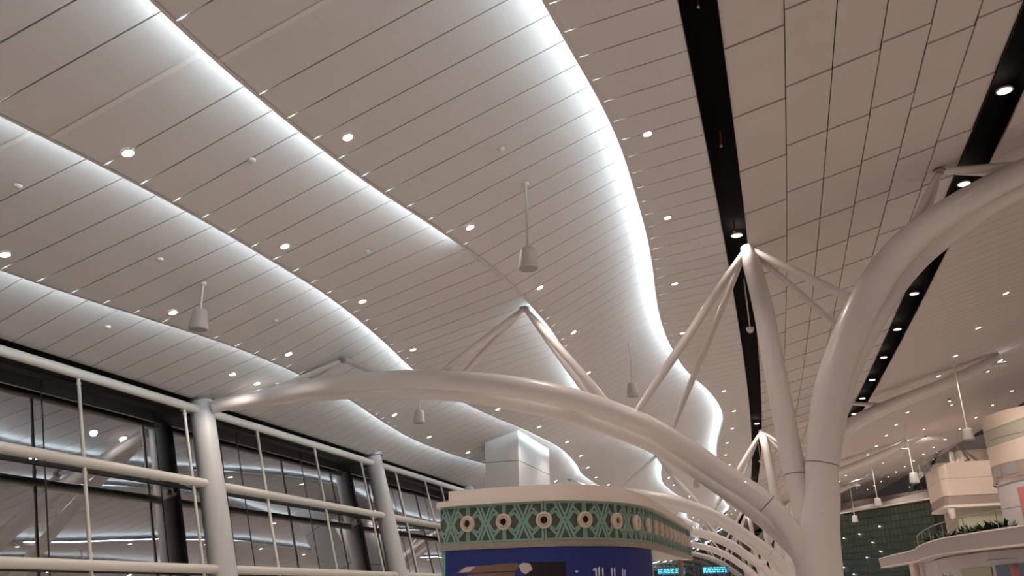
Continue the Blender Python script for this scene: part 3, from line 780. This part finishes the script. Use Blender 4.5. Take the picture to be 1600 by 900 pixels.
# ------------------------------------------------------------------ mezzanine on the right
fas = [(10.2,109), (10.5,95), (10.9,85.6), (10.35,77), (10.1,70.8), (10.25,64.5), (11.1,59.4), (12.5,53.2), (14.8,46.), (17.5, 40.)]
fp = smoothpath([(x, y, 0) for x, y in fas], 6)
mz = empty('mezzanine_parapet', (fas[0][0], 80, 0)); mo = Vector(mz.location)
def mzs(name, h0, h1, o0, o1, m, pth=fp, parent=mz, org=mo):
    mb = MB(); vs = []
    n = len(pth)
    for i, p in enumerate(pth):
        d = (pth[min(i+1, n-1)]-pth[max(i-1, 0)]).normalized(); nr = Vector((d.y, -d.x, 0))
        if nr.x > 0: nr = -nr
        for hh, of in ((h0, o0), (h1, o1)):
            q = p+nr*of-org; vs.append((q.x, q.y, hh+EYE))
    mb.add(vs, [(2*i, 2*i+2, 2*i+3, 2*i+1) for i in range(n-1)], True)
    return mb.build(name, m, parent)
mzs('fascia', 1.98, 2.84, 0, .12, M_mez); mzs('top_edge', 2.84, 2.93, .14, .10, M_mezlt); mzs('top_ledge', 2.93, 2.93, .10, -.6, M_mezlt)
mzs('bottom_edge', 1.86, 1.98, .02, .0, M_mezlt); mzs('soffit', 1.86, 1.88, .02, -1.0, M_wallgrey)
tag(mz, 'curving lilac grey mezzanine parapet at lower right', 'parapet')
mb = MB()
P = [(p.x, p.y, 2.9+EYE) for p in fp]; Q = [(26, p.y, 2.9+EYE) for p in fp]
for i in range(len(P)-1): mb.quad(P[i], P[i+1], Q[i+1], Q[i])
tag(mb.build('floor', M_wallgrey), 'mezzanine slab', kind='structure')
gb = empty('glass_balustrade', (10, 70, 2.93+EYE)); go = Vector(gb.location)
gpth = [p for p in fp if p.y < 84]
def gl(name, h0, h1, m, of=-.25):
    mb = MB(); n = len(gpth); vs = []
    for i, p in enumerate(gpth):
        d = (gpth[min(i+1, n-1)]-gpth[max(i-1, 0)]).normalized(); nr = Vector((d.y, -d.x, 0))
        if nr.x > 0: nr = -nr
        q = p+nr*of-go
        for hh in (h0, h1): vs.append((q.x, q.y, hh+EYE))
    mb.add(vs, [(2*i, 2*i+2, 2*i+3, 2*i+1) for i in range(n-1)], True); return mb.build(name, m, gb)
gl('glass_panel', 2.95, 3.92, M_clear)
mb = MB(); mb.tube([Vector((p.x+.25, p.y, 3.95+EYE))-go for p in gpth], .035, 8); mb.build('handrail', M_plate, gb)
for p in gpth[::5]:
    mb = MB(); mb.tube([Vector((p.x+.25, p.y, 2.93+EYE))-go, Vector((p.x+.25, p.y, 3.95+EYE))-go], .03, 8); mb.build('baluster', M_plate, gb)
tag(gb, 'clear glass balustrade with dark handrail on the mezzanine edge', 'balustrade')

def rbox(mb, x0, x1, y0, y1, z0, z1, r, seg=8):      # upright box with rounded left-front corner (towards the hall)
    out = []
    for k in range(seg+1):
        a = math.pi + (math.pi/2)*k/seg; out.append((x0+r+r*math.cos(a), y0+r+r*math.sin(a)))
    out += [(x1, y0), (x1, y1), (x0, y1)]
    n = len(out); vs = [(x, y, z0) for x, y in out]+[(x, y, z1) for x, y in out]
    mb.add(vs, [(i, (i+1) % n, (i+1) % n+n, i+n) for i in range(n)], False)
    mb.add(vs, [tuple(range(n))[::-1], tuple(range(n, 2*n))], False)
# lit cantilevered block
bk = empty('cladded_block', (12.5, 75, 0))
def E(h): return h+EYE
mb = MB(); 
for a, b in ((7.9, 9.15), (6.55, 7.88)):
    rbox(mb, 0, 5.2, 0, 7, E(a), E(b), .55)
mb.build('upper_cladding', M_wallwarm, bk)
mb = MB(); rbox(mb, .03, 5.2, .03, 7, E(5.85), E(6.53), .55); mb.build('brown_band', M_brownband, bk)
mb = MB(); rbox(mb, -.05, 5.2, -.05, 7, E(5.66), E(5.85), .6); mb.build('bottom_ledge', M_mezlt, bk)
mb = MB(); rbox(mb, .9, 5.2, 1.2, 7, E(2.9), E(5.66), .3); mb.build('recessed_wall', mat('sage_cream_wall', (.50,.50,.38), .6), bk)
mb = MB(); mb.lathe([(.28, E(5.6)), (.24, E(4.9)), (.10, E(4.75)), (.001, E(4.7))], (.4, .3, 0), 16); mb.build('corner_scroll', M_mezlt, bk)
tag(bk, 'warm beige clad block with rounded corner above the mezzanine', 'wall block')
# large rounded drum nearer the camera
dr = empty('rounded_drum', (19.6, 64, 0)); mb = MB(); R = 5.6
def arc(mb, r, h0, h1, a0=150, a1=275, n=30):
    vs = []
    for i in range(n+1):
        a = math.radians(a0+(a1-a0)*i/n)
        for h in (h0, h1): vs.append((r*math.cos(a), r*math.sin(a), E(h)))
    mb.add(vs, [(2*i, 2*i+2, 2*i+3, 2*i+1) for i in range(n)], True)
arc(mb, R, 9.0, 10.6); arc(mb, R, 7.35, 8.97); mb.build('upper_cladding', M_wallwarm, dr)
mb = MB(); arc(mb, R+.03, 6.35, 7.33); mb.build('window_band', M_brownband, dr)
for a in (183, 200, 222, 240):
    mb = MB(); arc(mb, R+.06, 6.55, 7.2, a, a+11, 6); mb.build('window_pane', M_winframe, dr)
mb = MB(); arc(mb, R+.10, 6.2, 6.32); mb.build('ledge', M_brownband, dr)
mb = MB(); arc(mb, R-.1, 2.9, 6.2); mb.build('lower_wall', M_wallgrey, dr)
mb = MB(); arc(mb, R-.06, 3.4, 5.7, 205, 232, 8); mb.build('rose_poster', M_poster, dr)
tag(dr, 'large rounded beige drum at the right edge of the photo', 'wall block')
# lit rear wall block
bw = empty('rear_block', (18.5, 92, 0)); mb = MB(); rbox(mb, -1.2, 5, 0, 5, E(2.95), E(12.3), .5); mb.build('cladding', M_wallwarm, bw)
mb = MB(); mb.box(-1.9, -1.6, -.1, .4, E(9.5), E(12.2)); mb.build('light_fin', M_mezlt, bw); tag(bw, 'tall warm lit wall behind the rounded drum and the beige block', 'wall block')
# dark truss opening above the mezzanine, beyond the ceiling edge
tr = empty('roof_truss', wp(20.8, 105, 9)); 
for i in range(9):
    mb = MB(); y0 = -16+4*i; mb.tube([(0, y0, 2.0), (0, y0+4, 4.2)], .09, 8); mb.tube([(0, y0+4, 4.2), (0, y0+4, 2.0)], .09, 8); mb.build('brace', M_truss, tr)
for z in (2.0, 4.2):
    mb = MB(); mb.tube([(0, -16, z), (0, 20, z)], .14, 10); mb.build('chord', M_truss, tr)
tag(tr, 'brown steel truss in the dark opening beyond the ceiling edge', 'truss')
# fascia and green glass end wall
mb = MB(); a_ = (6.4, 124); b_ = (16.3, 106)
for (h0, h1, mm) in ((9.1, 10.5, 0),): 
    mb.quad((a_[0]-4, a_[1]+7.3, E(h0)), (b_[0], b_[1], E(h0)), (b_[0]+3, b_[1], E(h1)), (a_[0]-4, a_[1]+7.3, E(h1)))
tag(mb.build('wall_end_upper', mat('dark_taupe_fascia', (.16,.135,.12), .6)), 'grey fascia above the green glass wall', kind='structure')
gw = empty('green_glass_wall', (a_[0], a_[1], 0), math.atan2(b_[1]-a_[1], b_[0]-a_[0])); Lw = math.hypot(b_[0]-a_[0], b_[1]-a_[1])
mb = MB(); mb.box(-4.5, Lw, 0, .3, 0, E(9.0)); mb.build('glass_cladding', M_green, gw)
mb = MB(); mb.box(-4.5, Lw, -.12, .3, E(9.0), E(9.15)); mb.build('head_rail', M_mezlt, gw)
for h in (5.6, 3.4, 1.2):
    mb = MB(); mb.box(-4.5, Lw, -.03, .0, E(h)-.05, E(h)+.05); mb.build('transom', M_frame, gw)
tag(gw, 'tall dark green gridded glass wall behind the nearest trunk', 'glass wall')
# added warm spotlights, made up to brighten the walls above the mezzanine
for i, (x, Y, h, tx, ty, th, lab) in enumerate([(13.0, 64, 11.9, 14.5, 75, 7.3, 'added warm spotlight brightening the beige block'), (12.0, 54, 11.7, 14.8, 61, 8.5, 'added warm spotlight brightening the rounded drum'), (15, 83, 12.3, 17.6, 92, 10.5, 'added warm spotlight brightening the rear wall')]):
    o = empty('added_spotlight', wp(x, Y, lin(RIGHT, x)-.02))
    mb = MB(); mb.lathe([(.001,0),(.10,0),(.10,-.16),(.085,-.20)], seg=16); mb.build('housing', M_trim, o)
    mb = MB(); mb.lathe([(.085,-.195),(.001,-.20)], seg=16); mb.build('lens', M_lens, o)
    l = bpy.data.lights.new('added_spotlight_lamp', 'SPOT'); l.energy = 2400; l.color = (1,.87,.75); l.spot_size = math.radians(60); l.spot_blend = .8; l.shadow_soft_size = .1
    lo = bpy.data.objects.new('lamp', l); COL.objects.link(lo); lo.parent = o; lo.location = (0,0,-.25)
    lo.rotation_euler = (Vector((tx+D(ty)-x-D(Y), ty-Y, th-h))).to_track_quat('-Z', 'Y').to_euler()
    tag(o, lab, 'light', 'added warm spotlights at the mezzanine')
# glowing dots standing in for reflections on the green glass wall
r = random.Random(4)
for i, (px, ph) in enumerate([(1.0,4.9), (2.2,5.9), (5.8,6.2), (8.3,5.0), (6.6,3.3), (10.2,6.8), (11.0,3.1), (3.2,1.4), (1.2,2.3), (9.6,3.9)]):
    o = empty('reflection_dot', (a_[0]+(b_[0]-a_[0])*px/Lw, a_[1]+(b_[1]-a_[1])*px/Lw-.35, E(ph)))
    mb = MB(); mb.lathe([(.14,.0),(.14,.12),(.001,.14)], seg=12); mb.build('housing', M_trim, o)
    mb = MB(); mb.lathe([(.13,-.01),(.001,-.03)], seg=12); mb.build('lens', M_lens, o)  # glow painted in for the reflected light, no fixture here
    tag(o, 'small glowing dot standing in for a reflection on the green glass wall, %s of ten' % ORD[i], 'light', 'reflection dots on the green glass wall')
# ground-floor wall under the mezzanine
mb = MB()
for (xa, ya), (xb, yb) in zip([(11.6, 96), (11.9, 84), (11.4, 72), (12.2, 62)], [(11.9, 84), (11.4, 72), (12.2, 62), (14.2, 53.5)]):
    mb.quad((xa, ya, 0), (xb, yb, 0), (xb, yb, E(1.88)), (xa, ya, E(1.88)))
mb.quad((14.2, 53.5, 0), (19, 41, 0), (19, 41, E(1.88)), (14.2, 53.5, E(1.88)))
tag(mb.build('wall_right', mat('lilac_white_wall', (.62,.57,.58), .5)), 'pale wall below the mezzanine', kind='structure')
def wallpanel(name, a, b, h0, h1, m, label, cat, off=.12):
    a = Vector((*a, 0)); b = Vector((*b, 0)); d = (b-a).normalized(); n_ = Vector((d.y, -d.x, 0)); 
    if n_.x > 0: n_ = -n_
    mb = MB(); c = (a+b)/2; 
    mb.obox((0,0,(h1-h0)/2), d*(b-a).length/2, n_*.04, (0,0,(h1-h0)/2)); o = mb.build(name, m); o.location = c+n_*off+Vector((0,0,E(h0)))
    if label: tag(o, label, cat)
    return o
bp = wallpanel('wall_banner', (12.45, 61.2), (14.1, 53.9), -1.2, 1.02, M_blue, 'slate blue banner with orange and pink motifs under the mezzanine', 'banner')
yp = wallpanel('wall_panel', (11.75, 68.5), (12.3, 61.8), -1.2, .95, M_yellow, 'pale yellow green wall panel left of the blue banner', 'panel')
fb = wallpanel('wall_frame', (12.2, 62.2), (15.2, 50.9), 1.30, 1.36, M_wallgrey, 'thin grey frame line on the pale wall above the blue banner', 'frame')
mb = MB(); mb.lathe([(.001,-.06),(.35,-.06),(.35,.0),(.001,.02)], (0, 0, 0), 14, axis=(-1,-.3,0)); o = mb.build('orange_motif', M_orange, bp); o.location = (.35, -1.4, 1.95)
mb = MB(); mb.lathe([(.001,-.06),(.5,-.06),(.5,.0),(.001,.02)], (0, 0, 0), 14, axis=(-1,-.3,0)); o = mb.build('pink_motif', M_poster, bp); o.location = (-.35, 1.2, 1.75)
mb = MB(); mb.tube([(0,0,0), (0,0,E(1.84))], .38, 20); o = mb.build('round_pillar', M_wallwarm); o.location = (11.1, 88, 0); tag(o, 'short round beige pillar under the tip of the mezzanine', 'pillar')

# ------------------------------------------------------------------ plants
def plant(x, Y, z0, H, n, spread, label, m=M_leaf, pot=True, lw=.05, seed=1):
    r = random.Random(seed); o = empty('potted_plant', (x, Y, z0))
    if pot:
        mb = MB(); mb.lathe([(.001, 0), (.16, 0), (.22, .42), (.20, .44), (.18, .38), (.001, .38)], seg=20); mb.build('pot', M_pot, o)
        mb = MB(); mb.tube([(0,0,.35), (0,0,H*.55)], .03, 8); mb.build('stem', M_pot, o)
    mb = MB()
    for i in range(n):
        a = r.uniform(0, 2*math.pi); el = r.uniform(.35, 1.35); L = H*.5*r.uniform(.7, 1.0); b0 = Vector((0, 0, H*r.uniform(.42, .62))) if pot else Vector((r.uniform(-spread, spread)*1.0, r.uniform(-spread, spread)*.4, 0))
        d = Vector((math.cos(a)*math.cos(el), math.sin(a)*math.cos(el), math.sin(el))); sd = d.cross(Vector((0,0,1))).normalized()
        pr = []
        for k in range(6):
            t = k/5; p = b0+d*L*t+Vector((0,0,-.35*L*t*t*math.cos(el)))+Vector((math.cos(a), math.sin(a), 0))*spread*t*t*.3; w_ = lw*math.sin(math.pi*(t*.85+.12))
            pr += [p-sd*w_, p+Vector((0,0,w_*.3)), p+sd*w_]
        fs = []
        for k in range(5):
            fs += [(3*k, 3*k+1, 3*k+4, 3*k+3), (3*k+1, 3*k+2, 3*k+5, 3*k+4)]
        mb.add(pr, fs, True)
    mb.build('foliage', m, o); tag(o, label, 'plant')
plant(-10.28, 12.0, 0, 2.02, 60, .3, 'green leafy plant whose tip shows at the bottom edge left', seed=3)
plant(9.3, 59.0, 0, 2.35, 70, .5, 'spiky green plant before the pale wall at lower right', lw=.08, seed=5)
for i, (x, Y) in enumerate([(11.0, 72), (11.6, 67.5), (12.2, 63.5), (12.5, 59.3)]):
    plant(x, Y, E(2.93), 1.9, 90, .8, 'dark leafy planting behind the balustrade, %s from the left' % ORD[i], m=M_leafdk, pot=False, lw=.10, seed=10+i)
